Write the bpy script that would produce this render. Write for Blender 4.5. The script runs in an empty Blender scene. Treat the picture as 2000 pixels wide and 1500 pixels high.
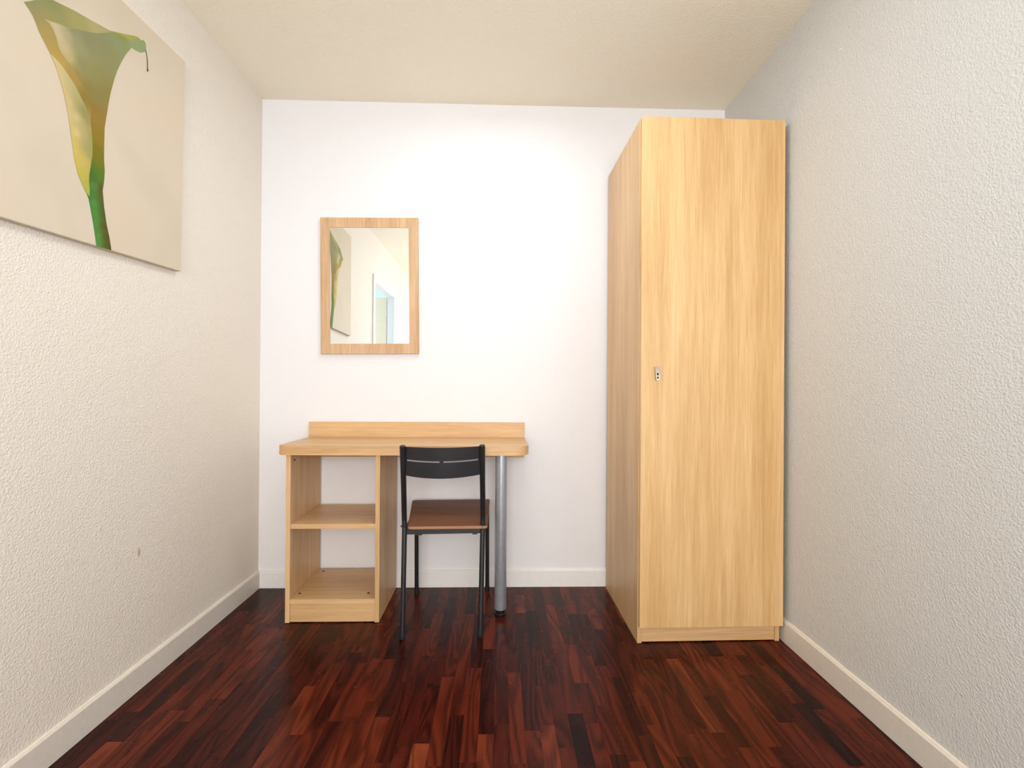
import bpy, bmesh, math, random
from mathutils import Vector, Matrix
from mathutils.geometry import delaunay_2d_cdt

S = bpy.context.scene
COL = S.collection
# ------------------------------------------------------------------ room dimensions (metres)
XL, XR, YB, YR, ZC = -1.2086, 1.1709, 2.4188, -3.6, 2.4742
CAM_H = 1.03

# ------------------------------------------------------------------ camera
FL, YAW, PITCH, ROLL = 918.685, 0.0284756, 0.0032096, 0.0069054
cy, sy, cp, sp = math.cos(YAW), math.sin(YAW), math.cos(PITCH), math.sin(PITCH)
fwd = Vector((sy * cp, cy * cp, sp)); r0 = Vector((cy, -sy, 0)); u0 = r0.cross(fwd)
cr, sr = math.cos(ROLL), math.sin(ROLL)
rt = cr * r0 + sr * u0; up = -sr * r0 + cr * u0
cam_d = bpy.data.cameras.new('camera'); cam = bpy.data.objects.new('camera', cam_d); COL.objects.link(cam)
cam_d.sensor_width = 36.0; cam_d.lens = FL / 2000 * 36.0; cam_d.clip_start = 0.02
cam.matrix_world = Matrix(((rt.x, up.x, -fwd.x, 0), (rt.y, up.y, -fwd.y, 0), (rt.z, up.z, -fwd.z, CAM_H), (0, 0, 0, 1)))
S.camera = cam

# ------------------------------------------------------------------ light and exposure
S.view_settings.view_transform = 'Standard'; S.view_settings.look = 'None'
S.view_settings.gamma = 1; S.view_settings.use_curve_mapping = False
S.view_settings.exposure = -0.05
W = bpy.data.worlds.new('sky'); S.world = W; W.use_nodes = True
bg = W.node_tree.nodes['Background']; bg.inputs[0].default_value = (0.50, 0.74, 1.0, 1); bg.inputs[1].default_value = 1.5

def area(name, loc, rot, sx, sy_, power, color):
    d = bpy.data.lights.new(name, 'AREA'); d.shape = 'RECTANGLE'; d.size = sx; d.size_y = sy_
    d.energy = power; d.color = color
    o = bpy.data.objects.new(name, d); COL.objects.link(o); o.location = loc; o.rotation_euler = rot
    return o
L_REAR = (174, (1.0, 0.94, 0.885)); L_SIDE = (17, (1.0, 0.90, 0.82)); L_DOOR = (12, (1.0, 0.97, 0.92)); L_CEIL = (9.0, (0.84, 0.92, 1.0)); L_UP = (15, (0.72, 0.86, 1.0))
# daylight through the rear window (wall behind the camera) and through the open balcony door on the left
WIN = (-0.85, 1.0, 0.35, 2.25)          # x0, x1, z0, z1 of the window opening
DOOR = (-0.62, 0.23, 2.04)             # y0, y1, height of the door opening
RWIN = (-0.80, 0.62, 0.25, 1.95)       # y0, y1, z0, z1 of the window in the right wall, beside the camera
P_ = math.pi
area('window_daylight', ((WIN[0] + WIN[1]) / 2, YR - 0.20, (WIN[2] + WIN[3]) / 2), (P_ / 2, 0, 0), WIN[1] - WIN[0], WIN[3] - WIN[2], *L_REAR)
area('side_window_daylight', (XR + 0.22, (RWIN[0] + RWIN[1]) / 2, (RWIN[2] + RWIN[3]) / 2), (0, P_ / 2, 0), RWIN[3] - RWIN[2], RWIN[1] - RWIN[0], *L_SIDE)
area('door_daylight', (XL - 0.9, -0.2, 1.3), (0, -P_ / 2, 0), 1.6, 0.9, *L_DOOR)
# added fill light under the ceiling, out of the frame, brightens the far end
area('ceiling_fill_light', (0.0, 1.60, ZC - 0.055), (0, 0, 0), 0.45, 0.45, *L_CEIL)
# added unseen fill behind the camera, tilted up to brighten the ceiling
area('upward_fill_light', (0.1, -0.45, 1.35), (math.radians(142), 0, 0), 0.5, 0.5, *L_UP)

# ------------------------------------------------------------------ node helpers
def new_mat(name):
    m = bpy.data.materials.new(name); m.use_nodes = True
    nt = m.node_tree; b = nt.nodes['Principled BSDF']
    return m, nt, b
def N(nt, t, **kw):
    n = nt.nodes.new(t)
    for k, v in kw.items():
        if k.startswith('i_'):
            n.inputs[k[2:].replace('_', ' ')].default_value = v
        else: setattr(n, k, v)
    return n
def ramp(nt, stops):
    r = nt.nodes.new('ShaderNodeValToRGB'); e = r.color_ramp.elements
    while len(e) < len(stops): e.new(0.5)
    for i, (p, c) in enumerate(stops): e[i].position = p; e[i].color = (*c, 1)
    return r
def simple(name, col, rough=0.5, metal=0.0, spec=0.5, var=0.0):
    m, nt, b = new_mat(name)
    b.inputs['Base Color'].default_value = (*col, 1); b.inputs['Roughness'].default_value = rough
    b.inputs['Metallic'].default_value = metal; b.inputs['Specular IOR Level'].default_value = spec
    if var:
        tc = N(nt, 'ShaderNodeTexCoord'); no = N(nt, 'ShaderNodeTexNoise', i_Scale=60.0, i_Detail=3.0)
        nt.links.new(tc.outputs['Object'], no.inputs['Vector'])
        r = ramp(nt, [(0.3, tuple(c * (1 - var) for c in col)), (0.7, tuple(min(1, c * (1 + var)) for c in col))])
        nt.links.new(no.outputs[0], r.inputs[0]); nt.links.new(r.outputs[0], b.inputs['Base Color'])
        mr = N(nt, 'ShaderNodeMapRange'); mr.inputs[3].default_value = rough * 0.85; mr.inputs[4].default_value = min(1, rough * 1.15)
        nt.links.new(no.outputs[0], mr.inputs[0]); nt.links.new(mr.outputs[0], b.inputs['Roughness'])
    return m

def stucco(name, col, bump=0.55, scale=185.0, dist=0.0050, stains=()):
    m, nt, b = new_mat(name); L = nt.links
    g = N(nt, 'ShaderNodeNewGeometry')
    n1 = N(nt, 'ShaderNodeTexNoise', i_Scale=scale, i_Detail=1.0, i_Roughness=0.5)
    n2 = N(nt, 'ShaderNodeTexNoise', i_Scale=1.3, i_Detail=2.0)
    L.new(g.outputs['Position'], n1.inputs['Vector']); L.new(g.outputs['Position'], n2.inputs['Vector'])
    bp = N(nt, 'ShaderNodeBump'); bp.inputs['Strength'].default_value = bump; bp.inputs['Distance'].default_value = dist
    L.new(n1.outputs[0], bp.inputs['Height']); L.new(bp.outputs[0], b.inputs['Normal'])
    r = ramp(nt, [(0.3, tuple(c * 0.985 for c in col)), (0.7, tuple(min(1, c * 1.01) for c in col))])
    L.new(n2.outputs[0], r.inputs[0]); out = r.outputs[0]
    for (p, rad, sc) in stains:          # small brown scuffs with a shape of their own
        mp = N(nt, 'ShaderNodeVectorMath', operation='SUBTRACT'); mp.inputs[1].default_value = p
        L.new(g.outputs['Position'], mp.inputs[0])
        ms = N(nt, 'ShaderNodeVectorMath', operation='MULTIPLY'); ms.inputs[1].default_value = (1 / rad[0], 1 / rad[1], 1 / rad[2])
        L.new(mp.outputs[0], ms.inputs[0])
        ln = N(nt, 'ShaderNodeVectorMath', operation='LENGTH'); L.new(ms.outputs[0], ln.inputs[0])
        nn = N(nt, 'ShaderNodeTexNoise', i_Scale=160.0, i_Detail=2.0); L.new(g.outputs['Position'], nn.inputs['Vector'])
        ad = N(nt, 'ShaderNodeMath', operation='MULTIPLY_ADD'); ad.inputs[1].default_value = 1.6
        L.new(nn.outputs[0], ad.inputs[0]); L.new(ln.outputs['Value'], ad.inputs[2])
        mr = N(nt, 'ShaderNodeMapRange'); mr.inputs[1].default_value = 1.9; mr.inputs[2].default_value = 1.2
        mr.inputs[3].default_value = 0; mr.inputs[4].default_value = 0.75
        L.new(ad.outputs[0], mr.inputs[0])
        mx = N(nt, 'ShaderNodeMix', data_type='RGBA'); L.new(mr.outputs[0], mx.inputs[0]); L.new(out, mx.inputs[6])
        mx.inputs[7].default_value = (*sc, 1); out = mx.outputs[2]
    L.new(out, b.inputs['Base Color'])
    b.inputs['Roughness'].default_value = 0.75; b.inputs['Specular IOR Level'].default_value = 0.25
    return m

def oak(name, axis, light=(0.75, 0.50, 0.265), dark=(0.54, 0.32, 0.14), rough=0.42, seed=0.0):
    """light oak laminate, fine grain running along the given axis"""
    m, nt, b = new_mat(name); L = nt.links
    tc = N(nt, 'ShaderNodeTexCoord')
    def sc(across, along):
        v = [across] * 3; v['xyz'.index(axis)] = along
        mp = N(nt, 'ShaderNodeMapping'); mp.inputs['Scale'].default_value = v; mp.inputs['Location'].default_value = (seed, seed * 1.7, seed * .6)
        L.new(tc.outputs['Object'], mp.inputs[0]); return mp.outputs[0]
    broad = N(nt, 'ShaderNodeTexNoise', i_Scale=1.0, i_Detail=2.0, i_Roughness=0.5, i_Distortion=0.3); L.new(sc(13, 0.9), broad.inputs['Vector'])
    mid = N(nt, 'ShaderNodeTexNoise', i_Scale=1.0, i_Detail=3.0, i_Roughness=0.6, i_Distortion=0.5); L.new(sc(75, 3.2), mid.inputs['Vector'])
    fine = N(nt, 'ShaderNodeTexNoise', i_Scale=1.0, i_Detail=3.0, i_Roughness=0.7); L.new(sc(420, 9.0), fine.inputs['Vector'])
    a1 = N(nt, 'ShaderNodeMath', operation='MULTIPLY'); a1.inputs[1].default_value = 0.36; L.new(broad.outputs[0], a1.inputs[0])
    a2 = N(nt, 'ShaderNodeMath', operation='MULTIPLY_ADD'); a2.inputs[1].default_value = 0.30; L.new(mid.outputs[0], a2.inputs[0]); L.new(a1.outputs[0], a2.inputs[2])
    a3 = N(nt, 'ShaderNodeMath', operation='MULTIPLY_ADD'); a3.inputs[1].default_value = 0.34; L.new(fine.outputs[0], a3.inputs[0]); L.new(a2.outputs[0], a3.inputs[2])
    r = ramp(nt, [(0.39, dark), (0.62, light)])
    L.new(a3.outputs[0], r.inputs[0]); L.new(r.outputs[0], b.inputs['Base Color'])
    bp = N(nt, 'ShaderNodeBump'); bp.inputs['Strength'].default_value = 0.12; bp.inputs['Distance'].default_value = 0.0004
    L.new(fine.outputs[0], bp.inputs['Height']); L.new(bp.outputs[0], b.inputs['Normal'])
    b.inputs['Roughness'].default_value = rough; b.inputs['Specular IOR Level'].default_value = 0.4
    return m

def parquet():
    m, nt, b = new_mat('dark_red_parquet'); L = nt.links
    at = N(nt, 'ShaderNodeAttribute', attribute_name='tone'); g = N(nt, 'ShaderNodeNewGeometry')
    off = N(nt, 'ShaderNodeMath', operation='MULTIPLY'); off.inputs[1].default_value = 37.0; L.new(at.outputs['Fac'], off.inputs[0])
    cb = N(nt, 'ShaderNodeCombineXYZ'); L.new(off.outputs[0], cb.inputs[0]); L.new(off.outputs[0], cb.inputs[1]); L.new(off.outputs[0], cb.inputs[2])
    pa = N(nt, 'ShaderNodeVectorMath', operation='ADD'); L.new(g.outputs['Position'], pa.inputs[0]); L.new(cb.outputs[0], pa.inputs[1])
    def sc(x, y):
        v = N(nt, 'ShaderNodeVectorMath', operation='MULTIPLY'); v.inputs[1].default_value = (x, y, 1); L.new(pa.outputs[0], v.inputs[0]); return v.outputs[0]
    wv = N(nt, 'ShaderNodeTexNoise', i_Scale=1.0, i_Detail=1.0, i_Distortion=0.6); L.new(sc(11, 1.6), wv.inputs['Vector'])
    ring = N(nt, 'ShaderNodeMath', operation='MULTIPLY'); ring.inputs[1].default_value = 42.0; L.new(wv.outputs[0], ring.inputs[0])
    fr = N(nt, 'ShaderNodeMath', operation='SINE'); L.new(ring.outputs[0], fr.inputs[0])
    rr = N(nt, 'ShaderNodeMapRange'); rr.inputs[1].default_value = -1; rr.inputs[2].default_value = 1; L.new(fr.outputs[0], rr.inputs[0])
    fine = N(nt, 'ShaderNodeTexNoise', i_Scale=1.0, i_Detail=3.0, i_Roughness=0.7); L.new(sc(330, 9), fine.inputs['Vector'])
    c1 = ramp(nt, [(0.0, (0.014, 0.0030, 0.0024)), (0.35, (0.044, 0.0058, 0.0030)), (0.7, (0.088, 0.0135, 0.0055)), (1.0, (0.155, 0.031, 0.012))])
    L.new(at.outputs['Fac'], c1.inputs[0])
    gm = N(nt, 'ShaderNodeMath', operation='MULTIPLY'); L.new(rr.outputs[0], gm.inputs[0]); gm.inputs[1].default_value = 0.55
    gf = N(nt, 'ShaderNodeMath', operation='MULTIPLY_ADD'); L.new(fine.outputs[0], gf.inputs[0]); gf.inputs[1].default_value = 1.1; L.new(gm.outputs[0], gf.inputs[2])
    mr = N(nt, 'ShaderNodeMapRange'); mr.inputs[1].default_value = 0.35; mr.inputs[2].default_value = 1.25; mr.inputs[3].default_value = 0.40; mr.inputs[4].default_value = 1.65
    L.new(gf.outputs[0], mr.inputs[0])
    mx = N(nt, 'ShaderNodeVectorMath', operation='SCALE'); L.new(c1.outputs[0], mx.inputs[0]); L.new(mr.outputs[0], mx.inputs['Scale'])
    L.new(mx.outputs[0], b.inputs['Base Color'])
    dust = N(nt, 'ShaderNodeTexNoise', i_Scale=6.0, i_Detail=4.0); L.new(g.outputs['Position'], dust.inputs['Vector'])
    ro = N(nt, 'ShaderNodeMapRange'); ro.inputs[3].default_value = 0.20; ro.inputs[4].default_value = 0.33; L.new(dust.outputs[0], ro.inputs[0])
    L.new(ro.outputs[0], b.inputs['Roughness'])
    b.inputs['Specular IOR Level'].default_value = 0.13
    bp = N(nt, 'ShaderNodeBump'); bp.inputs['Strength'].default_value = 0.08; bp.inputs['Distance'].default_value = 0.0004
    L.new(fine.outputs[0], bp.inputs['Height']); L.new(bp.outputs[0], b.inputs['Normal'])
    return m

def vcol_mat(name, rough=0.7):
    m, nt, b = new_mat(name)
    a = N(nt, 'ShaderNodeAttribute', attribute_name='ink'); nt.links.new(a.outputs['Color'], b.inputs['Base Color'])
    b.inputs['Roughness'].default_value = rough; b.inputs['Specular IOR Level'].default_value = 0.2
    return m

# ------------------------------------------------------------------ mesh helpers
def bx(bm, x0, x1, y0, y1, z0, z1, bev=0.0, seg=1):
    t = bmesh.new(); bmesh.ops.create_cube(t, size=1.0)
    for v in t.verts:
        v.co = Vector(((x0 + x1) / 2 + v.co.x * (x1 - x0), (y0 + y1) / 2 + v.co.y * (y1 - y0), (z0 + z1) / 2 + v.co.z * (z1 - z0)))
    if bev: bmesh.ops.bevel(t, geom=t.edges[:], offset=bev, segments=seg, profile=0.5, affect='EDGES')
    merge(bm, t)
def merge(bm, t):
    me = bpy.data.meshes.new('tmp'); t.to_mesh(me); t.free(); bm.from_mesh(me); bpy.data.meshes.remove(me)
def tube(bm, pts, rad, seg=20, cap=True, flat=None):
    """swept tube through points; flat = (sx, sy) squash of the section per point"""
    pts = [Vector(p) for p in pts]; rings = []
    for i, p in enumerate(pts):
        d = (pts[min(i + 1, len(pts) - 1)] - pts[max(i - 1, 0)]).normalized()
        ref = Vector((1, 0, 0)) if abs(d.x) < 0.9 else Vector((0, 0, 1))
        b_ = d.cross(ref).normalized(); a = b_.cross(d).normalized()
        r = rad[i] if isinstance(rad, (list, tuple)) else rad
        fx, fy = flat[i] if flat else (1, 1)
        rings.append([bm.verts.new(p + a * math.cos(k * 2 * math.pi / seg) * r * fx + b_ * math.sin(k * 2 * math.pi / seg) * r * fy) for k in range(seg)])
    for q in range(len(rings) - 1):
        for k in range(seg):
            bm.faces.new((rings[q][k], rings[q][(k + 1) % seg], rings[q + 1][(k + 1) % seg], rings[q + 1][k]))
    if cap: bm.faces.new(rings[0][::-1]); bm.faces.new(rings[-1])
def prism(bm, outline, z0, z1, bev=0.0, seg=3):
    t = bmesh.new(); lo = [t.verts.new((x, y, z0)) for x, y in outline]; hi = [t.verts.new((x, y, z1)) for x, y in outline]
    n = len(outline); t.faces.new(lo[::-1]); t.faces.new(hi)
    for i in range(n): t.faces.new((lo[i], lo[(i + 1) % n], hi[(i + 1) % n], hi[i]))
    if bev:
        ed = [e for e in t.edges if abs(e.verts[0].co.z - e.verts[1].co.z) < 1e-6]
        bmesh.ops.bevel(t, geom=ed, offset=bev, segments=seg, profile=0.5, affect='EDGES')
    merge(bm, t)
def obj(name, bm, mat, parent=None, smooth=False, loc=None):
    bmesh.ops.recalc_face_normals(bm, faces=bm.faces[:])
    me = bpy.data.meshes.new(name); bm.to_mesh(me); bm.free()
    o = bpy.data.objects.new(name, me); COL.objects.link(o); me.materials.append(mat)
    if smooth:
        for p in me.polygons: p.use_smooth = True
        try: me.set_sharp_from_angle(angle=math.radians(40))
        except Exception: pass
    if parent: o.parent = parent
    if loc: o.location = loc
    return o
def box(name, x0, x1, y0, y1, z0, z1, mat, parent=None, bev=0.0, seg=1):
    bm = bmesh.new(); bx(bm, x0, x1, y0, y1, z0, z1, bev, seg); return obj(name, bm, mat, parent)
def thing(name, label, cat, loc=(0, 0, 0), rz=0.0):
    o = bpy.data.objects.new(name, None); COL.objects.link(o); o.empty_display_size = 0.1
    o.location = loc; o.rotation_euler = (0, 0, rz); o['label'] = label; o['category'] = cat; return o
def struct(o, label=None):
    o['kind'] = 'structure'
    if label: o['label'] = label
    return o
def plabel(o, s): o['label'] = s; return o

# ------------------------------------------------------------------ materials
M_left = stucco('cream_stucco', (0.835, 0.775, 0.69), 0.5, stains=[((XL, 1.6235, 0.458), (0.02, 0.008, 0.016), (0.42, 0.27, 0.12))])
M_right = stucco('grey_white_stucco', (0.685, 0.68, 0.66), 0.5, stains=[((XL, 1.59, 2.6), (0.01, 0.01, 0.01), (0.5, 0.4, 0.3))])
M_back = stucco('white_stucco', (0.815, 0.81, 0.83), 0.22)
M_ceil = stucco('cream_ceiling_stucco', (0.95, 0.88, 0.735), 0.5)
M_base = simple('painted_baseboard', (0.76, 0.71, 0.64), 0.45, var=0.03)
M_base_b = simple('painted_baseboard_white', (0.84, 0.83, 0.82), 0.45, var=0.02)
M_white = simple('white_paint', (0.82, 0.80, 0.76), 0.4, var=0.02)
M_cream = simple('cream_door_paint', (0.85, 0.74, 0.52), 0.45, var=0.03)
M_floor = parquet()
M_sub = simple('subfloor', (0.02, 0.008, 0.006), 0.8, var=0.1)
M_conc = simple('balcony_concrete', (0.45, 0.44, 0.42), 0.9, var=0.15)
OV = oak('oak_laminate_vertical', 'z')
OH = oak('oak_laminate_lengthwise', 'x', seed=3.1)
OD = oak('oak_laminate_door', 'z', light=(0.80, 0.545, 0.275), dark=(0.60, 0.36, 0.15), rough=0.36, seed=7.7)
OF = oak('oak_laminate_mirror_frame', 'z', light=(0.72, 0.50, 0.30), dark=(0.50, 0.30, 0.15), rough=0.5, seed=1.3)
OE = oak('oak_edge_band', 'z', light=(0.80, 0.58, 0.33), dark=(0.70, 0.47, 0.24), rough=0.4, seed=5.0)
M_black = simple('black_powder_coat', (0.012, 0.012, 0.014), 0.42, var=0.1)
M_blackp = simple('black_plastic', (0.016, 0.016, 0.02), 0.5, var=0.1)
M_seat = oak('walnut_stained_seat', 'x', light=(0.215, 0.095, 0.045), dark=(0.15, 0.06, 0.028), rough=0.6, seed=2.2)
M_seate = oak('beech_edge', 'x', light=(0.42, 0.22, 0.13), dark=(0.34, 0.17, 0.09), rough=0.5)
M_alu = simple('brushed_grey_metal', (0.46, 0.50, 0.56), 0.36, metal=0.6, var=0.05)
M_nick = simple('satin_nickel', (0.56, 0.48, 0.41), 0.38, metal=0.85, var=0.03)
M_dark = simple('dark_hole', (0.03, 0.018, 0.01), 0.8, var=0.1)
M_mirror, _nt, _b = new_mat('silvered_glass')
_b.inputs['Metallic'].default_value = 1; _b.inputs['Roughness'].default_value = 0.015; _b.inputs['Base Color'].default_value = (0.93, 0.95, 0.94, 1)

# ------------------------------------------------------------------ the shell
T = 0.12
struct(box('wall_back', XL - T, XR + T, YB, YB + T, 0, ZC, M_back), 'bright white finely textured wall behind the desk')
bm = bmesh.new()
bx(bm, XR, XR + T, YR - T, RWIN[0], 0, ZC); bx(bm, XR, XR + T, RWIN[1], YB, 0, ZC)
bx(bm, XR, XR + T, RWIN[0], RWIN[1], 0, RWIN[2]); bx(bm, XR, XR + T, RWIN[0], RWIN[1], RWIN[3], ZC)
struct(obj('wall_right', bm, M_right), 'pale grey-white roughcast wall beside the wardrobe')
bm = bmesh.new()
TL = 0.06
bx(bm, XL - TL, XL, YR - T, DOOR[0], 0, ZC); bx(bm, XL - TL, XL, DOOR[1], YB, 0, ZC); bx(bm, XL - TL, XL, DOOR[0], DOOR[1], DOOR[2], ZC)
struct(obj('wall_left', bm, M_left), 'cream roughcast wall carrying the lily canvas')
bm = bmesh.new()
bx(bm, XL, WIN[0], YR - T, YR, 0, ZC); bx(bm, WIN[1], XR, YR - T, YR, 0, ZC)
bx(bm, WIN[0], WIN[1], YR - T, YR, 0, WIN[2]); bx(bm, WIN[0], WIN[1], YR - T, YR, WIN[3], ZC)
struct(obj('wall_rear', bm, M_left))
struct(box('ceiling', XL - T, XR + T, YR - T, YB + T, ZC, ZC + T, M_ceil), 'cream textured ceiling')

# window in the rear wall
wf = bmesh.new(); x0, x1, z0, z1 = WIN; ya, yb_ = YR - 0.09, YR - 0.04
for (a, b_, c, d) in ((x0, x0 + .05, z0, z1), (x1 - .05, x1, z0, z1), (x0, x1, z0, z0 + .05), (x0, x1, z1 - .05, z1), ((x0 + x1) / 2 - .03, (x0 + x1) / 2 + .03, z0, z1)):
    bx(wf, a, b_, ya, yb_, c, d, 0.003)
win = struct(obj('window_1', wf, M_white))
gm, gnt, gb = new_mat('window_glass')
gt = gnt.nodes.new('ShaderNodeBsdfTransparent'); gg = gnt.nodes.new('ShaderNodeBsdfGlossy'); gg.inputs['Roughness'].default_value = 0.02
gx = gnt.nodes.new('ShaderNodeMixShader'); gx.inputs[0].default_value = 0.06
gnt.links.new(gt.outputs[0], gx.inputs[1]); gnt.links.new(gg.outputs[0], gx.inputs[2]); gnt.links.new(gx.outputs[0], gnt.nodes['Material Output'].inputs[0])
for k in range(2):
    xa = x0 + .05 if k == 0 else (x0 + x1) / 2 + .03; xb = (x0 + x1) / 2 - .03 if k == 0 else x1 - .05
    box('pane', xa, xb, YR - 0.067, YR - 0.063, z0 + .05, z1 - .05, gm, win)

wf = bmesh.new(); y0, y1, z0, z1 = RWIN; xa_, xb_ = XR + 0.04, XR + 0.09
for (a, b_, c, d) in ((y0, y0 + .05, z0, z1), (y1 - .05, y1, z0, z1), (y0, y1, z0, z0 + .05), (y0, y1, z1 - .05, z1), ((y0 + y1) / 2 - .03, (y0 + y1) / 2 + .03, z0, z1)):
    bx(wf, xa_, xb_, a, b_, c, d, 0.003)
win2 = struct(obj('window_2', wf, M_white))
for (ya, yb_) in ((y0 + .05, (y0 + y1) / 2 - .03), ((y0 + y1) / 2 + .03, y1 - .05)):
    box('pane', XR + .063, XR + .067, ya, yb_, z0 + .05, z1 - .05, gm, win2)

# balcony door in the left wall: white frame, cream leaf standing open outwards at the rear jamb
df = bmesh.new(); y0, y1, zt = DOOR
for (a, b_, c, d) in ((y0 - .05, y0 + .012, 0, zt + .05), (y1 - .012, y1 + .05, 0, zt + .05), (y0 + .012, y1 - .012, zt - .012, zt + .05)):
    bx(df, XL - TL - .008, XL + .012, a, b_, c, d, 0.002)
door = struct(obj('door_1', df, M_white), 'white door frame with cream leaf, seen in the mirror')
leaf = box('door_leaf', XL - TL - .80, XL - TL - .02, y0 - .04, y0 + .0, 0.01, zt - 0.01, M_cream, door, 0.002)
hg = bmesh.new()
for z in (0.25, 1.05, 1.80): tube(hg, [(XL - TL - .014, y0 + .006, z), (XL - TL - .014, y0 + .006, z + .08)], .007, 12)
obj('hinge', hg, M_nick, door, True)
hd = bmesh.new(); tube(hd, [(XL - TL - .74, y0, 1.02), (XL - TL - .74, y0 + .05, 1.02), (XL - TL - .62, y0 + .055, 1.02)], .009, 12)
obj('door_handle', hd, M_nick, door, True)
struct(box('trim_1', XL - TL - 1.6, XL - T, -1.7, 1.2, -0.12, -0.012, M_conc), 'concrete balcony slab outside the door')

# baseboards
def baseboard(name, axis, a, b_, side, mat):
    """profile with a softened top edge"""
    bm = bmesh.new(); h, t = 0.085, 0.012
    prof = [(0, 0), (t, 0), (t, h - .004), (t - .0015, h - .0015), (t - .004, h), (0, h)]
    ends = []
    for s in (a, b_):
        if axis == 'x': ends.append([bm.verts.new((s, YB - p, q)) for p, q in prof])
        else:
            X = XL if side > 0 else XR
            ends.append([bm.verts.new((X + side * p, s, q)) for p, q in prof])
    n = len(prof)
    for i in range(n): bm.faces.new((ends[0][i], ends[0][(i + 1) % n], ends[1][(i + 1) % n], ends[1][i]))
    bm.faces.new(ends[0]); bm.faces.new(ends[1][::-1])
    return struct(obj(name, bm, mat))
baseboard('baseboard_back', 'x', XL, XR, 1, M_base_b)
baseboard('baseboard_left', 'y', DOOR[1] + .05, YB - .012, 1, M_base)
baseboard('baseboard_right', 'y', YR, YB - .012, -1, M_base)
# bead of filler between the right baseboard and the wall, slightly lumpy
random.seed(5); bm = bmesh.new(); pts = []; rr_ = []
y = 0.4
while y < YB - .02: pts.append((XR - .001, y, .0865 + random.uniform(-.0006, .0006))); rr_.append(random.uniform(.0032, .0048)); y += .035
tube(bm, pts, rr_, 8); c = obj('trim_2', bm, simple('cream_filler', (0.86, 0.80, 0.70), 0.6, var=0.03), None, True); struct(c)
bm = bmesh.new(); pts = [(XL + .0008, p[1], p[2] - .001) for p in pts]; tube(bm, pts, [q * .7 for q in rr_], 8)
struct(obj('trim_3', bm, bpy.data.materials['cream_filler'], None, True))

# ------------------------------------------------------------------ floor: slab plus parquet staves, one object each where the photo shows them
floor = struct(box('floor', XL - T, XR + T, YR - T, YB + T, -0.09, -0.0085, M_sub), 'dark red-brown strip parquet floor')
random.seed(21)
SW = 0.0462
def stave(bm, x0, x1, y0, y1, tone, lay):
    c = 0.0005; zt_, zb = 0.0, -0.008; vs = []
    for (i, z) in ((0.0, zb), (0.0, zt_ - c * .8), (c, zt_)):
        vs.append([bm.verts.new(p) for p in ((x0 + i, y0 + i, z), (x1 - i, y0 + i, z), (x1 - i, y1 - i, z), (x0 + i, y1 - i, z))])
    for q in range(2):
        for k in range(4): bm.faces.new((vs[q][k], vs[q][(k + 1) % 4], vs[q + 1][(k + 1) % 4], vs[q + 1][k]))
    bm.faces.new(vs[2]); bm.faces.new(vs[0][::-1])
    for r in vs:
        for v in r: v[lay] = tone
xs = XL; near = bmesh.new(); nl = near.verts.layers.float.new('tone'); cnt = 0; row = 0
while xs < XR - 0.001:
    xe = min(xs + SW, XR); yy = YB; first = True
    while yy > YR:
        ln_ = random.uniform(0.17, 0.46) if not first else random.uniform(0.08, 0.42); first = False
        ye = max(yy - ln_, YR)
        if ye - YR < .05: ye = YR
        t_ = random.random(); tone = min(1, max(0, 0.46 + random.gauss(0, 0.14) + (0.24 if t_ > .90 else (-.28 if t_ < .13 else 0))))
        if yy > 1.08 and cnt < 298:
            b2 = bmesh.new(); l2 = b2.verts.layers.float.new('tone'); stave(b2, xs, xe, ye, yy, tone, l2)
            o = obj('parquet_stave', b2, M_floor, floor); cnt += 1
        else: stave(near, xs, xe, ye, yy, tone, nl)
        yy = ye
    xs = xe; row += 1
o = obj('parquet_stave_field', near, M_floor, floor); o['kind'] = 'stuff'
print('staves', cnt)

# ------------------------------------------------------------------ wardrobe
WX, WY = 0.5625, 1.8745
wd = thing('wardrobe', 'tall single-door light oak wardrobe standing in the corner against the right wall', 'wardrobe', (WX, WY, 0), math.radians(0.75))
Wd, Dp, Ht = 0.584, 0.517, 2.106
o = box('side_panel', 0, 0.018, 0, Dp, 0, Ht, OV, wd, 0.0007)
o = box('side_panel', Wd - 0.018, Wd, 0, Dp, 0, Ht, OV, wd, 0.0007)
box('top_panel', 0.0185, Wd - 0.0185, 0.0, Dp, Ht - 0.018, Ht, OH, wd, 0.0007)
box('bottom_panel', 0.0185, Wd - 0.0185, 0.004, Dp - .006, 0.068, 0.086, OH, wd, 0.0007)
box('back_panel', 0.0185, Wd - 0.0185, Dp - .0055, Dp - .0005, 0.087, Ht - .0185, OV, wd)
box('plinth', 0.0185, Wd - 0.0185, 0.003, 0.019, 0.004, 0.0675, OH, wd, 0.0007)
dr = box('door', 0.0035, Wd + 0.003, -0.0205, -0.0025, 0.070, Ht + 0.001, OD, wd, 0.001)
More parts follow.
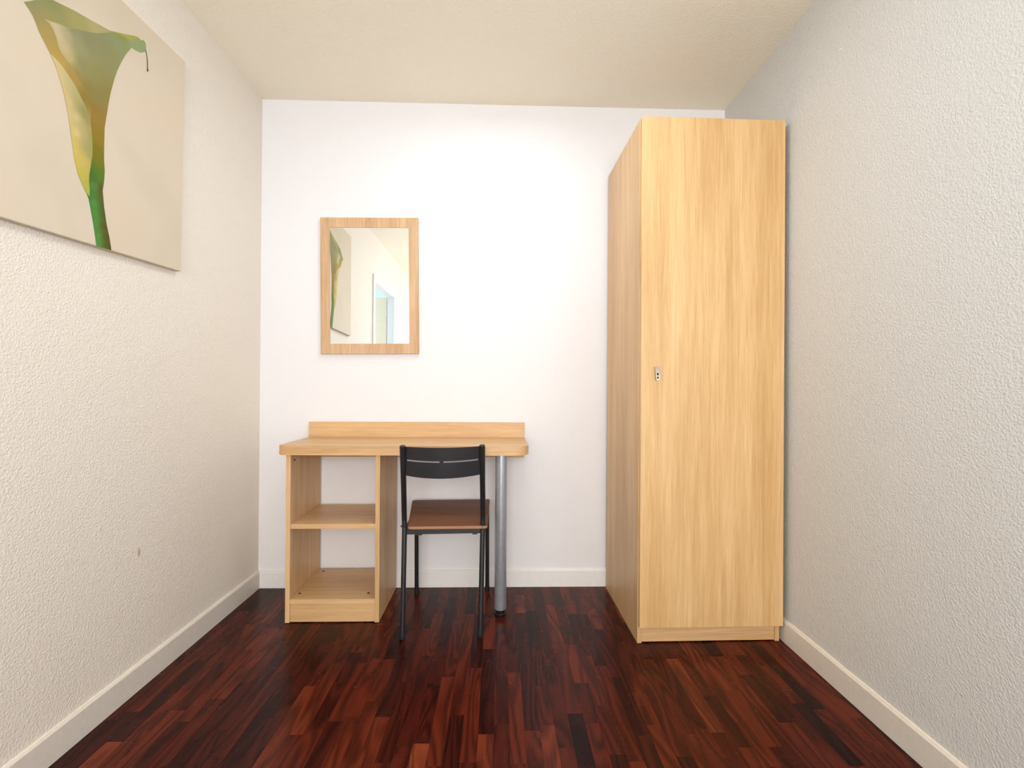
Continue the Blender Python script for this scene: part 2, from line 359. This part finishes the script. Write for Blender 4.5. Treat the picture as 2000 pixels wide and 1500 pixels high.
# pull: a tapering plate folded away from the door, two square holes near its lower end
hb = bmesh.new()
hx, hz0, hz1 = 0.0665, 1.054, 1.110
def hp(u, v):           # u across -1..1, v 0 bottom .. 1 top
    w = 0.0062 + 0.0048 * v; yy = -0.0205 - 0.0165 + 0.010 * v * v
    return Vector((hx + u * w - .001 * (1 - v), yy, hz0 + (hz1 - hz0) * v))
us = [-1, -.5, .4, 1]; vs_ = [0, .12, .27, .36, .52, .64, .8, 1.0]
holes = {(1, 1), (1, 3)}
gridf = [[hb.verts.new(hp(u, v)) for u in us] for v in vs_]
gridb = [[hb.verts.new(hp(u, v) + Vector((0, .0022, 0))) for u in us] for v in vs_]
for j in range(len(vs_) - 1):
    for i in range(3):
        q = [(j, i), (j, i + 1), (j + 1, i + 1), (j + 1, i)]
        if (i, j) in holes:
            for k in range(4):
                a, b_ = q[k], q[(k + 1) % 4]
                hb.faces.new((gridf[a[0]][a[1]], gridf[b_[0]][b_[1]], gridb[b_[0]][b_[1]], gridb[a[0]][a[1]]))
            continue
        hb.faces.new([gridf[a][b_] for a, b_ in q]); hb.faces.new([gridb[a][b_] for a, b_ in q[::-1]])
per = [(0, i) for i in range(4)] + [(j, 3) for j in range(1, len(vs_))] + [(len(vs_) - 1, i) for i in (2, 1, 0)] + [(j, 0) for j in range(len(vs_) - 2, 0, -1)]
for k in range(len(per)):
    a, b_ = per[k], per[(k + 1) % len(per)]
    hb.faces.new((gridf[a[0]][a[1]], gridf[b_[0]][b_[1]], gridb[b_[0]][b_[1]], gridb[a[0]][a[1]]))
bx(hb, hx - .0105, hx + .0105, -0.0272, -0.0206, hz1 - .0042, hz1 - .0002, .0004)     # fold back to the door
nf_ = len(hb.faces)
bx(hb, hx - .0040, hx + .0036, -0.0332, -0.0312, hz0 + .004, hz0 + .0305, .0002)       # dark block added behind the two holes in place of shade
h = obj('handle', hb, M_nick, dr); h.data.materials.append(M_dark)
for p in h.data.polygons[nf_:]: p.material_index = 1
h; plabel(h, 'small satin nickel pull with two square holes')

# ------------------------------------------------------------------ desk
DX, DY = -0.41, 2.24
dk = thing('desk', 'light oak desk with open shelf pedestal and grey metal leg', 'desk', (DX, DY, 0))
def dbox(name, x0, x1, y0, y1, z0, z1, mat, bev=0.0007, parent=None): return box(name, x0 - DX, x1 - DX, y0 - DY, y1 - DY, z0, z1, mat, parent or dk, bev)
ZT, ZB = 0.7655, 0.7255
def arc(cx, cy_, r, a0, a1, n=12): return [(cx + r * math.cos(math.radians(a0 + (a1 - a0) * i / n)) - DX, cy_ + r * math.sin(math.radians(a0 + (a1 - a0) * i / n)) - DY) for i in range(n + 1)]
xl_, xr_, yf, ybk = -0.951, 0.136, 2.038, 2.398
out = [(xr_ - DX, ybk - DY), (xl_ - DX, ybk - DY)] + arc(xl_ + .045, yf + .045, .045, 180, 270) + arc(xr_ - .07, yf + .07, .07, 270, 360)
bm = bmesh.new(); prism(bm, out, ZB, ZT, 0.0035, 3)
top = obj('desktop', bm, OH, dk, True)
bm = bmesh.new(); gx_, gy_ = -0.016 - DX, 2.372 - DY       # cable outlet ring near the back edge
for (r0_, r1_, za, zb2) in ((.024, .030, ZT - .001, ZT + .003),):
    segs = 32; rings = []
    for (r, z) in ((r0_, za), (r0_, zb2 - .001), (r0_ + .001, zb2), (r1_ - .002, zb2), (r1_, za)):
        rings.append([bm.verts.new((gx_ + r * math.cos(k * 2 * math.pi / segs), gy_ + r * .8 * math.sin(k * 2 * math.pi / segs), z)) for k in range(segs)])
    for q in range(4):
        for k in range(segs): bm.faces.new((rings[q][k], rings[q][(k + 1) % segs], rings[q + 1][(k + 1) % segs], rings[q + 1][k]))
    bm.faces.new([bm.verts.new((gx_ + .0239 * math.cos(k * 2 * math.pi / segs), gy_ + .0191 * math.sin(k * 2 * math.pi / segs), ZT + .0012)) for k in range(segs)])
obj('cable_outlet', bm, simple('tan_plastic', (0.60, 0.41, 0.18), 0.4, var=0.04), top, True)
dbox('upstand', -0.955, 0.1335, 2.3985, 2.4165, 0.664, 0.8405, OH)
PY0, PY1 = 2.052, 2.397
dbox('side_panel', -0.9115, -0.8925, PY0, PY1, 0.002, ZB - .0003, OV)
dbox('side_panel', -0.5290, -0.5100, PY0, PY1, 0.002, ZB - .0003, OV)
dbox('shelf', -0.8920, -0.5295, PY0 + .002, PY1 - .004, 0.4055, 0.4265, OH)
bs = dbox('bottom_shelf', -0.8920, -0.5295, PY0 + .001, PY1 - .004, 0.0815, 0.1025, OH)
dbox('plinth', -0.8920, -0.5295, PY0 + .0045, PY0 + .019, 0.004, 0.0798, OH)
for (x, y, z, n_) in ((-0.874, 2.112, 0.1027, 'z'), (-0.572, 2.112, 0.1027, 'z'), (-0.862, 2.362, 0.1027, 'z'), (-0.8923, 2.092, 0.697, 'x')):
    bm = bmesh.new()
    a = (x - DX, y - DY, z); d = (x - DX, y - DY, z + .0006) if n_ == 'z' else (x - DX + .0012, y - DY, z)
    tube(bm, [a, d], .0062 if n_ == 'z' else .0045, 14); obj('fitting_hole', bm, M_dark, dk)
# turned metal leg with adjustable black foot
lx, ly = 0.0145 - DX, 2.118 - DY
bm = bmesh.new(); tube(bm, [(lx, ly, ZB), (lx, ly, .031), (lx, ly, .0285)], [.0270, .0270, .0262], 40); lg = obj('leg', bm, M_alu, dk, True); plabel(lg, 'grey metal tube leg')
bm = bmesh.new(); tube(bm, [(lx, ly, ZB - .0005), (lx, ly, ZB - .006)], [.045, .045], 32); obj('mounting_plate', bm, M_alu, lg, True)
bm = bmesh.new(); tube(bm, [(lx, ly, z) for z in (.0285, .024, .0215, .0125, .012)], [.0265, .0255, .021, .021, .021], 32)
segs = 48; rings = []
for (r, z) in ((.0245, .0), (.0262, .0015), (.0262, .0105), (.0245, .0125)):
    rings.append([bm.verts.new((lx + (r - (.0013 if k % 4 < 2 else 0)) * math.cos(k * 2 * math.pi / segs), ly + (r - (.0013 if k % 4 < 2 else 0)) * math.sin(k * 2 * math.pi / segs), z)) for k in range(segs)])
for q in range(3):
    for k in range(segs): bm.faces.new((rings[q][k], rings[q][(k + 1) % segs], rings[q + 1][(k + 1) % segs], rings[q + 1][k]))
bm.faces.new(rings[0][::-1]); bm.faces.new(rings[-1])
ft = obj('foot', bm, simple('glossy_black_plastic', (0.01, 0.01, 0.011), 0.18), lg); plabel(ft, 'black ribbed adjustable foot')

# ------------------------------------------------------------------ chair (rear of the chair faces the camera)
CX, CY = -0.222, 2.15
ch = thing('chair', 'black steel chair with brown wooden seat tucked under the desk', 'chair', (CX, CY, 0))
def cp_(p): return (p[0] - CX, p[1] - CY, p[2])
def interp(pts, n=8):
    """Catmull-Rom"""
    P = [Vector(p) for p in pts]; P = [P[0] * 2 - P[1]] + P + [P[-1] * 2 - P[-2]]; o_ = []
    for i in range(1, len(P) - 2):
        for k in range(n):
            t = k / n; a, b_, c, d = P[i - 1], P[i], P[i + 1], P[i + 2]
            o_.append(0.5 * ((2 * b_) + (c - a) * t + (2 * a - 5 * b_ + 4 * c - d) * t * t + (3 * b_ - a - 3 * c + d) * t ** 3))
    o_.append(P[-2]); return o_
R_ = 0.0105
JS = ((-1, (-0.3835, 1.925, .004), (-0.3870, 1.972, .437), (-0.3805, 1.885, .786)), (1, (-0.0680, 1.935, .004), (-0.0625, 1.982, .437), (-0.0640, 1.892, .789)))
for s, foot, joint, tp in JS:
    bm = bmesh.new(); tube(bm, [cp_(foot), cp_(joint)], R_, 20)
    leg = obj('leg', bm, M_black, ch, True)
    bm = bmesh.new(); f = cp_(foot); tube(bm, [(f[0], f[1], 0.0), (f[0], f[1], 0.004), (f[0], f[1] + .001, .022)], [R_ + .0005, R_ + .0015, R_ + .0015], 20)
    obj('foot_cap', bm, M_blackp, leg, True)
    mid1 = (joint[0] + s * .001, joint[1] - .006, joint[2] + .06); mid2 = ((joint[0] * .45 + tp[0] * .55), joint[1] * .4 + tp[1] * .6 + .005, .64)
    path = interp([cp_(joint), cp_(mid1), cp_(mid2), cp_(tp)], 8); n = len(path)
    path.append(path[-1] + Vector((0, -.0005, .003)))
    bm = bmesh.new(); tube(bm, path, [R_ * (1 + .12 * i / n) for i in range(n)] + [R_ * .7], 20)
    obj('back_post', bm, M_black, ch, True)
    bm = bmesh.new(); j = cp_(joint); tube(bm, [(j[0] - s * .002, j[1], j[2] + .004), (j[0] + s * .0155, j[1], j[2] + .004)], .0045, 12); obj('bolt', bm, M_blackp, ch, True)
for s, foot, tp in ((-1, (-0.3975, 2.338, .004), (-0.3950, 2.305, .428)), (1, (-0.0500, 2.368, .004), (-0.0520, 2.335, .428))):
    bm = bmesh.new(); tube(bm, [cp_(foot), cp_(tp)], R_ * .95, 20); leg = obj('leg', bm, M_black, ch, True)
    bm = bmesh.new(); f = cp_(foot); tube(bm, [(f[0], f[1], 0.0), (f[0], f[1], 0.004), (f[0], f[1], .02)], [R_, R_ + .001, R_ + .001], 20)
    obj('foot_cap', bm, M_blackp, leg, True)
# seat frame: flat bars below the seat
bm = bmesh.new()
def bar(a, b_, h, w):
    a, b_ = Vector(cp_(a)), Vector(cp_(b_)); d = (b_ - a).normalized(); sd = Vector((-d.y, d.x, 0)).normalized() * w / 2; u = Vector((0, 0, h / 2))
    vv = [bm.verts.new(p) for p in (a - sd - u, a + sd - u, a + sd + u, a - sd + u, b_ - sd - u, b_ + sd - u, b_ + sd + u, b_ - sd + u)]
    for f in ((0, 1, 2, 3), (7, 6, 5, 4), (0, 4, 5, 1), (1, 5, 6, 2), (2, 6, 7, 3), (3, 7, 4, 0)): bm.faces.new([vv[i] for i in f])
RL, RR, FL_, FR = (-0.385, 1.974, .4175), (-0.0635, 1.984, .4195), (-0.395, 2.305, .424), (-0.052, 2.335, .424)
bar(RL, RR, .019, .014); bar(FL_, FR, .017, .014); bar(RL, FL_, .017, .012); bar(RR, FR, .017, .012)
bx(bm, -0.345 - CX, -0.315 - CX, 1.967 - CY, 1.99 - CY, .4045, .410); bx(bm, -0.105 - CX, -0.085 - CX, 1.975 - CY, 1.99 - CY, .4055, .411)
obj('seat_frame', bm, M_black, ch)
# seat board, slightly higher towards the front
bm = bmesh.new(); t_ = 0.0115
def rounded(pts, r, n=5):
    o_ = []
    for i, p in enumerate(pts):
        p = Vector(p); a = (Vector(pts[i - 1]) - p).normalized(); b_ = (Vector(pts[(i + 1) % len(pts)]) - p).normalized()
        for k in range(n + 1):
            t = k / n; o_.append(tuple((p + a * r) * (1 - t) ** 2 + p * 2 * t * (1 - t) + (p + b_ * r) * t * t))
    return o_
outl = rounded([(-0.3725 - CX, 1.962 - CY), (-0.0425 - CX, 1.972 - CY), (-0.0405 - CX, 2.392 - CY), (-0.4270 - CX, 2.372 - CY)], .012)
prism(bm, outl, 0, t_, .0015, 2)
for v in bm.verts:
    yy = v.co.y + CY; v.co.z += .4305 + (yy - 1.967) / .42 * .010
so = obj('seat', bm, M_seat, ch, True)
so.data.materials.append(M_seate)
for p in so.data.polygons:
    if abs(p.normal.z) < .5: p.material_index = 1
# curved back panel with two slots
bm = bmesh.new()
NU = 40
def bp_(u, w):   # u 0..1 across, w 0..1 bottom to top
    x = -0.3725 + u * .3005; c = 4 * u * (1 - u)
    y = 1.8995 + .007 * u - .046 * c - (w - .5) * .022
    zb, zt2 = .664 + .003 * u - .006 * c, .783 + .002 * u
    # cut ends: bottom corners rise a little
    return Vector(cp_((x, y, zb + (zt2 - zb) * w)))
ws = [0, .12, .25, .38, .515, .568, .68, .8, .92, 1.0]
G = [[bm.verts.new(bp_(i / NU, w)) for i in range(NU + 1)] for w in ws]
for j in range(len(ws) - 1):
    for i in range(NU):
        if j == 4 and ((1 <= i < 19) or (21 <= i < NU - 1)): continue
        bm.faces.new((G[j][i], G[j][i + 1], G[j + 1][i + 1], G[j + 1][i]))
bmesh.ops.recalc_face_normals(bm, faces=bm.faces[:])
bmesh.ops.solidify(bm, geom=bm.faces[:], thickness=.0022)
br = obj('backrest', bm, M_blackp, ch, True); plabel(br, 'curved black back panel with two thin slots')

# ------------------------------------------------------------------ mirror
mr_ = thing('mirror', 'rectangular wall mirror in a flat oak frame above the desk', 'mirror', (-0.657, YB - .001, 1.5305)); mr_.rotation_euler = (0, math.radians(-0.72), 0)
bm = bmesh.new(); hw, hh, gw, gh = .2460, .3450, .1985, .2940
def ring_prism(bm, ow, oh, iw, ih, y0, y1):
    O = [(-ow, -oh), (ow, -oh), (ow, oh), (-ow, oh)]; I = [(-iw, -ih), (iw, -ih), (iw, ih), (-iw, ih)]
    A = [[bm.verts.new((x, y, z)) for x, z in P] for P, y in ((O, y0), (I, y0), (I, y1), (O, y1))]
    for q in range(4):
        for k in range(4): bm.faces.new((A[q][k], A[q][(k + 1) % 4], A[(q + 1) % 4][(k + 1) % 4], A[(q + 1) % 4][k]))
ring_prism(bm, hw, hh, gw, gh, -.0185, -.0)
bmesh.ops.bevel(bm, geom=[e for e in bm.edges if all(v.co.y < -.018 for v in e.verts)], offset=.0007, segments=1, affect='EDGES')
obj('frame', bm, OF, mr_)
g_ = box('mirror_glass', -gw + .0003, gw - .0003, -.0165, -.0125, -gh + .0003, gh - .0003, M_mirror, mr_); plabel(g_, 'silvered glass')
box('backing_board', -gw + .0003, gw - .0003, -.0120, -.0020, -gh + .0003, gh - .0003, M_dark, mr_)

# ------------------------------------------------------------------ canvas with the printed lily
LILY = {"sil":[[[1.2,1.975],[1.212,1.967],[1.223,1.958],[1.23,1.947],[1.238,1.932],[1.247,1.921],[1.256,1.911],[1.269,1.896],[1.281,1.879],[1.291,1.862],[1.3,1.84],[1.309,1.818],[1.315,1.794],[1.323,1.764],[1.33,1.725],[1.337,1.686],[1.345,1.647],[1.355,1.616],[1.368,1.593],[1.382,1.574],[1.39,1.561],[1.406,1.495],[1.418,1.431],[1.471,1.435],[1.463,1.473],[1.453,1.507],[1.443,1.557],[1.437,1.604],[1.442,1.632],[1.444,1.664],[1.441,1.701],[1.441,1.739],[1.442,1.794],[1.449,1.836],[1.456,1.879],[1.463,1.914],[1.474,1.956],[1.485,1.992],[1.501,2.031],[1.518,2.067],[1.541,2.106],[1.562,2.111],[1.582,2.119],[1.597,2.133],[1.604,2.151],[1.601,2.165],[1.592,2.169],[1.583,2.16],[1.57,2.161],[1.553,2.153],[1.507,2.126],[1.459,2.099],[1.396,2.08],[1.339,2.064],[1.279,2.043],[1.269,2.04],[1.237,2.012],[1.218,1.992]],[[1.288,1.863,218,200,150],[1.303,1.821,220,197,138],[1.316,1.787,222,197,140],[1.325,1.744,220,196,130],[1.333,1.699,215,192,105],[1.345,1.647,208,188,90],[1.365,1.603,192,180,80],[1.382,1.578,150,165,75],[1.399,1.517,75,140,62],[1.414,1.447,75,142,64],[1.461,1.461,88,80,25],[1.445,1.533,92,84,28],[1.444,1.656,95,128,36],[1.443,1.748,148,124,36],[1.459,1.904,148,136,78],[1.218,1.988,150,150,105],[1.272,2.032,148,150,100],[1.231,1.959,165,150,100],[1.286,2.003,160,155,100],[1.347,2.036,172,165,105],[1.414,2.068,185,175,120],[1.269,1.935,180,157,88],[1.252,1.942,178,158,95],[1.288,1.898,192,162,82],[1.277,1.914,185,160,85],[1.333,1.876,178,148,76],[1.374,1.844,150,130,60],[1.57,2.159,165,170,95],[1.528,2.133,175,175,95]]],"front":[[[1.253,1.974],[1.267,1.98],[1.287,1.989],[1.316,2.001],[1.347,2.019],[1.388,2.041],[1.414,2.057],[1.441,2.079],[1.465,2.1],[1.492,2.114],[1.514,2.121],[1.54,2.127],[1.566,2.144],[1.583,2.16],[1.601,2.165],[1.604,2.151],[1.597,2.133],[1.582,2.119],[1.562,2.111],[1.541,2.106],[1.518,2.067],[1.501,2.031],[1.485,1.992],[1.474,1.956],[1.463,1.914],[1.456,1.879],[1.449,1.836],[1.442,1.794],[1.441,1.739],[1.441,1.701],[1.444,1.664],[1.442,1.632],[1.437,1.604],[1.443,1.557],[1.453,1.507],[1.463,1.473],[1.471,1.435],[1.418,1.431],[1.406,1.495],[1.39,1.561],[1.382,1.574],[1.392,1.567],[1.393,1.589],[1.39,1.609],[1.391,1.632],[1.396,1.664],[1.401,1.696],[1.4,1.733],[1.396,1.769],[1.393,1.789],[1.396,1.82],[1.385,1.851],[1.365,1.875],[1.345,1.891],[1.325,1.906],[1.302,1.918],[1.292,1.931],[1.287,1.948],[1.278,1.965],[1.267,1.972]],[[1.392,1.547,72,130,58],[1.413,1.525,88,163,75],[1.399,1.52,72,135,62],[1.427,1.527,80,135,55],[1.436,1.53,93,88,28],[1.445,1.533,92,84,26],[1.414,1.465,75,142,66],[1.424,1.465,90,170,76],[1.435,1.466,82,135,50],[1.444,1.467,98,82,25],[1.457,1.469,90,80,25],[1.416,1.553,84,158,70],[1.258,1.975,195,175,120],[1.28,1.977,208,195,160],[1.294,1.96,210,195,155],[1.309,1.937,208,190,145],[1.325,1.924,198,180,125],[1.317,1.977,185,175,135],[1.339,2.006,152,152,112],[1.348,1.972,160,158,115],[1.38,2.017,145,145,105],[1.432,2.033,148,148,108],[1.364,1.933,150,148,100],[1.349,1.9,160,145,85],[1.415,1.93,150,146,88],[1.407,1.872,145,136,80],[1.385,1.873,150,132,65],[1.488,2.081,150,158,115],[1.553,2.123,155,170,125],[1.581,2.132,150,170,120],[1.498,2.112,150,155,80],[1.46,2.021,152,150,100],[1.443,1.902,150,136,76],[1.417,1.81,160,130,60],[1.404,1.825,155,125,55],[1.426,1.755,152,127,38],[1.418,1.705,137,122,22],[1.427,1.679,115,127,35],[1.428,1.641,92,130,35],[1.401,1.629,75,115,40],[1.41,1.603,85,145,65],[1.428,1.596,95,100,35],[1.437,1.604,100,75,30],[1.385,1.568,75,115,60],[1.395,1.563,60,125,50],[1.402,1.555,95,170,80],[1.413,1.552,80,150,65],[1.422,1.548,75,115,40],[1.43,1.559,95,90,32],[1.441,1.555,92,85,28],[1.408,1.496,75,135,70],[1.417,1.499,92,168,75],[1.427,1.5,80,140,55],[1.435,1.499,90,80,25],[1.449,1.501,95,85,25],[1.421,1.437,75,145,65],[1.43,1.437,88,172,78],[1.439,1.436,90,110,40],[1.448,1.436,100,82,25],[1.465,1.438,85,78,25]]],"lobe":[[[1.269,1.896],[1.281,1.879],[1.291,1.862],[1.3,1.84],[1.309,1.818],[1.315,1.794],[1.323,1.764],[1.33,1.725],[1.337,1.686],[1.345,1.647],[1.355,1.616],[1.368,1.593],[1.382,1.574],[1.392,1.567],[1.393,1.589],[1.39,1.609],[1.391,1.632],[1.396,1.664],[1.401,1.696],[1.4,1.733],[1.396,1.769],[1.386,1.8],[1.374,1.822],[1.357,1.841],[1.341,1.86],[1.315,1.878],[1.295,1.889]],[[1.376,1.79,158,150,93],[1.392,1.748,168,158,98],[1.395,1.726,166,160,100],[1.396,1.689,172,165,100],[1.383,1.754,182,168,105],[1.387,1.712,180,168,105],[1.353,1.805,180,172,112],[1.338,1.848,190,180,125],[1.366,1.767,190,178,120],[1.375,1.749,200,185,125],[1.3,1.847,218,200,142],[1.32,1.766,224,200,138],[1.343,1.675,218,196,98],[1.389,1.646,200,182,95],[1.278,1.891,218,200,155],[1.291,1.869,218,198,140],[1.311,1.819,222,195,135],[1.326,1.843,205,190,135],[1.326,1.801,222,197,142],[1.349,1.829,185,175,115],[1.366,1.803,155,148,92],[1.386,1.778,165,155,95],[1.35,1.772,220,205,145],[1.35,1.729,225,205,140],[1.335,1.699,222,197,105],[1.375,1.727,190,175,115],[1.394,1.708,165,160,100],[1.351,1.65,212,193,92],[1.372,1.66,215,190,108],[1.368,1.615,200,186,82],[1.385,1.6,188,182,78],[1.39,1.576,165,190,85]]],"tendril":[[[1.601,2.145],[1.607,2.133],[1.611,2.11],[1.612,2.089],[1.615,2.078],[1.609,2.076],[1.605,2.077],[1.609,2.079],[1.608,2.108],[1.605,2.13],[1.599,2.141]],[[1.606,2.124,75,60,40]]]}
CT = math.radians(2.2); CXF = XL + .022
# canvas rectangle: lower far corner P0, u runs back towards the camera, w runs up
P0 = Vector((1.787, 1.447)); ud = Vector((-math.cos(CT), -math.sin(CT))); wd_ = Vector((-math.sin(CT) * -0.35, 1.0)).normalized()
CW, CHh = 0.79, 0.792
cv = thing('canvas_print', 'square frameless canvas print of a calla lily on the left wall', 'picture', (XL, 1.40, 1.83))
def cpt(u, w, x): p = P0 + ud * u + wd_ * w; return Vector((x - XL, p.x - 1.40, p.y - 1.83))
bm = bmesh.new(); vs8 = []
for x in (XL + .0015, CXF):
    for (u, w) in ((0, 0), (CW, 0), (CW, CHh), (0, CHh)): vs8.append(bm.verts.new(cpt(u, w, x)))
for f in ((0, 1, 2, 3), (7, 6, 5, 4), (0, 4, 5, 1), (1, 5, 6, 2), (2, 6, 7, 3), (3, 7, 4, 0)): bm.faces.new([vs8[i] for i in f])
bmesh.ops.bevel(bm, geom=bm.edges[:], offset=.0012, segments=2, affect='EDGES')
mc, nt_, b_c = new_mat('printed_canvas')
tc = N(nt_, 'ShaderNodeTexCoord'); n1 = N(nt_, 'ShaderNodeTexNoise', i_Scale=4.5, i_Detail=2.0); n2 = N(nt_, 'ShaderNodeTexNoise', i_Scale=900.0, i_Detail=1.0)
nt_.links.new(tc.outputs['Object'], n1.inputs['Vector']); nt_.links.new(tc.outputs['Object'], n2.inputs['Vector'])
rc = ramp(nt_, [(0.30, (0.66, 0.575, 0.44)), (0.52, (0.69, 0.605, 0.475)), (0.72, (0.705, 0.595, 0.46))]); nt_.links.new(n1.outputs[0], rc.inputs[0]); nt_.links.new(rc.outputs[0], b_c.inputs['Base Color'])
bc = N(nt_, 'ShaderNodeBump'); bc.inputs['Strength'].default_value = .1; bc.inputs['Distance'].default_value = .0003
nt_.links.new(n2.outputs[0], bc.inputs['Height']); nt_.links.new(bc.outputs[0], b_c.inputs['Normal'])
b_c.inputs['Roughness'].default_value = .7; b_c.inputs['Specular IOR Level'].default_value = .2
cvs = obj('canvas', bm, mc, cv)
INK = 0.88
def s2l(c): c /= 255.0; return (c / 12.92 if c <= .04045 else ((c + .055) / 1.055) ** 2.4) * INK
def inside(p, poly):
    r = False; n = len(poly); j = n - 1
    for i in range(n):
        a, b_ = poly[i], poly[j]
        if (a[1] > p[1]) != (b_[1] > p[1]) and p[0] < (b_[0] - a[0]) * (p[1] - a[1]) / (b_[1] - a[1]) + a[0]: r = not r
        j = i
    return r
M_ink = vcol_mat('printed_lily_ink')
names = {'sil': 'back_petal', 'front': 'front_petal_and_stem', 'lobe': 'folded_petal', 'tendril': 'petal_tip'}
for li, key in enumerate(('sil', 'front', 'lobe', 'tendril')):
    poly, samp = LILY[key]
    pv = [Vector(p) for p in poly]; ne = len(pv)
    if key != 'tendril':
        ys = [p[0] for p in poly]; zs = [p[1] for p in poly]; st = .009
        yy = min(ys)
        while yy < max(ys):
            zz = min(zs)
            while zz < max(zs):
                q = (yy + random.uniform(-.001, .001), zz + random.uniform(-.001, .001))
                if inside(q, poly): pv.append(Vector(q))
                zz += st
            yy += st
    vo, eo, fo, *_r = delaunay_2d_cdt(pv, [(i, (i + 1) % ne) for i in range(ne)], [], 1, 1e-6)
    me = bpy.data.meshes.new('flower_print')
    lift = .00045 + li * .00022
    me.from_pydata([(CXF + lift - XL, v.x - 1.40, v.y - 1.83) for v in vo], [], [tuple(f) for f in fo]); me.update()
    ca = me.color_attributes.new('ink', 'FLOAT_COLOR', 'POINT')
    for i, v in enumerate(vo):
        sw = 0; acc = [0, 0, 0]
        for (sy2, sz2, r, g, b_) in samp:
            w = 1 / ((v.x - sy2) ** 2 + (v.y - sz2) ** 2 + 6e-5) ** 1.5; sw += w
            acc[0] += w * r; acc[1] += w * g; acc[2] += w * b_
        ca.data[i].color = (s2l(acc[0] / sw), s2l(acc[1] / sw), s2l(acc[2] / sw), 1)
    o = bpy.data.objects.new('printed_' + names[key], me); COL.objects.link(o); o.parent = cvs; me.materials.append(M_ink)
    me2 = me
    bmx = bmesh.new(); bmx.from_mesh(me2); bmesh.ops.recalc_face_normals(bmx, faces=bmx.faces[:])
    if bmx.faces and sum(f.normal.x for f in bmx.faces) < 0: bmesh.ops.reverse_faces(bmx, faces=bmx.faces[:])
    bmx.to_mesh(me2); bmx.free()
# small plaster nib on the right wall
bm = bmesh.new(); bmesh.ops.create_icosphere(bm, subdivisions=2, radius=1)
for v in bm.verts:
    v.co = Vector((XR + v.co.x * .003, 1.59 + v.co.y * (.010 + .002 * v.co.z), 2.197 + v.co.z * .003 - v.co.y ** 2 * .004))
obj('plaster_nib', bm, bpy.data.materials['cream_filler'], bpy.data.objects['wall_right'], True)
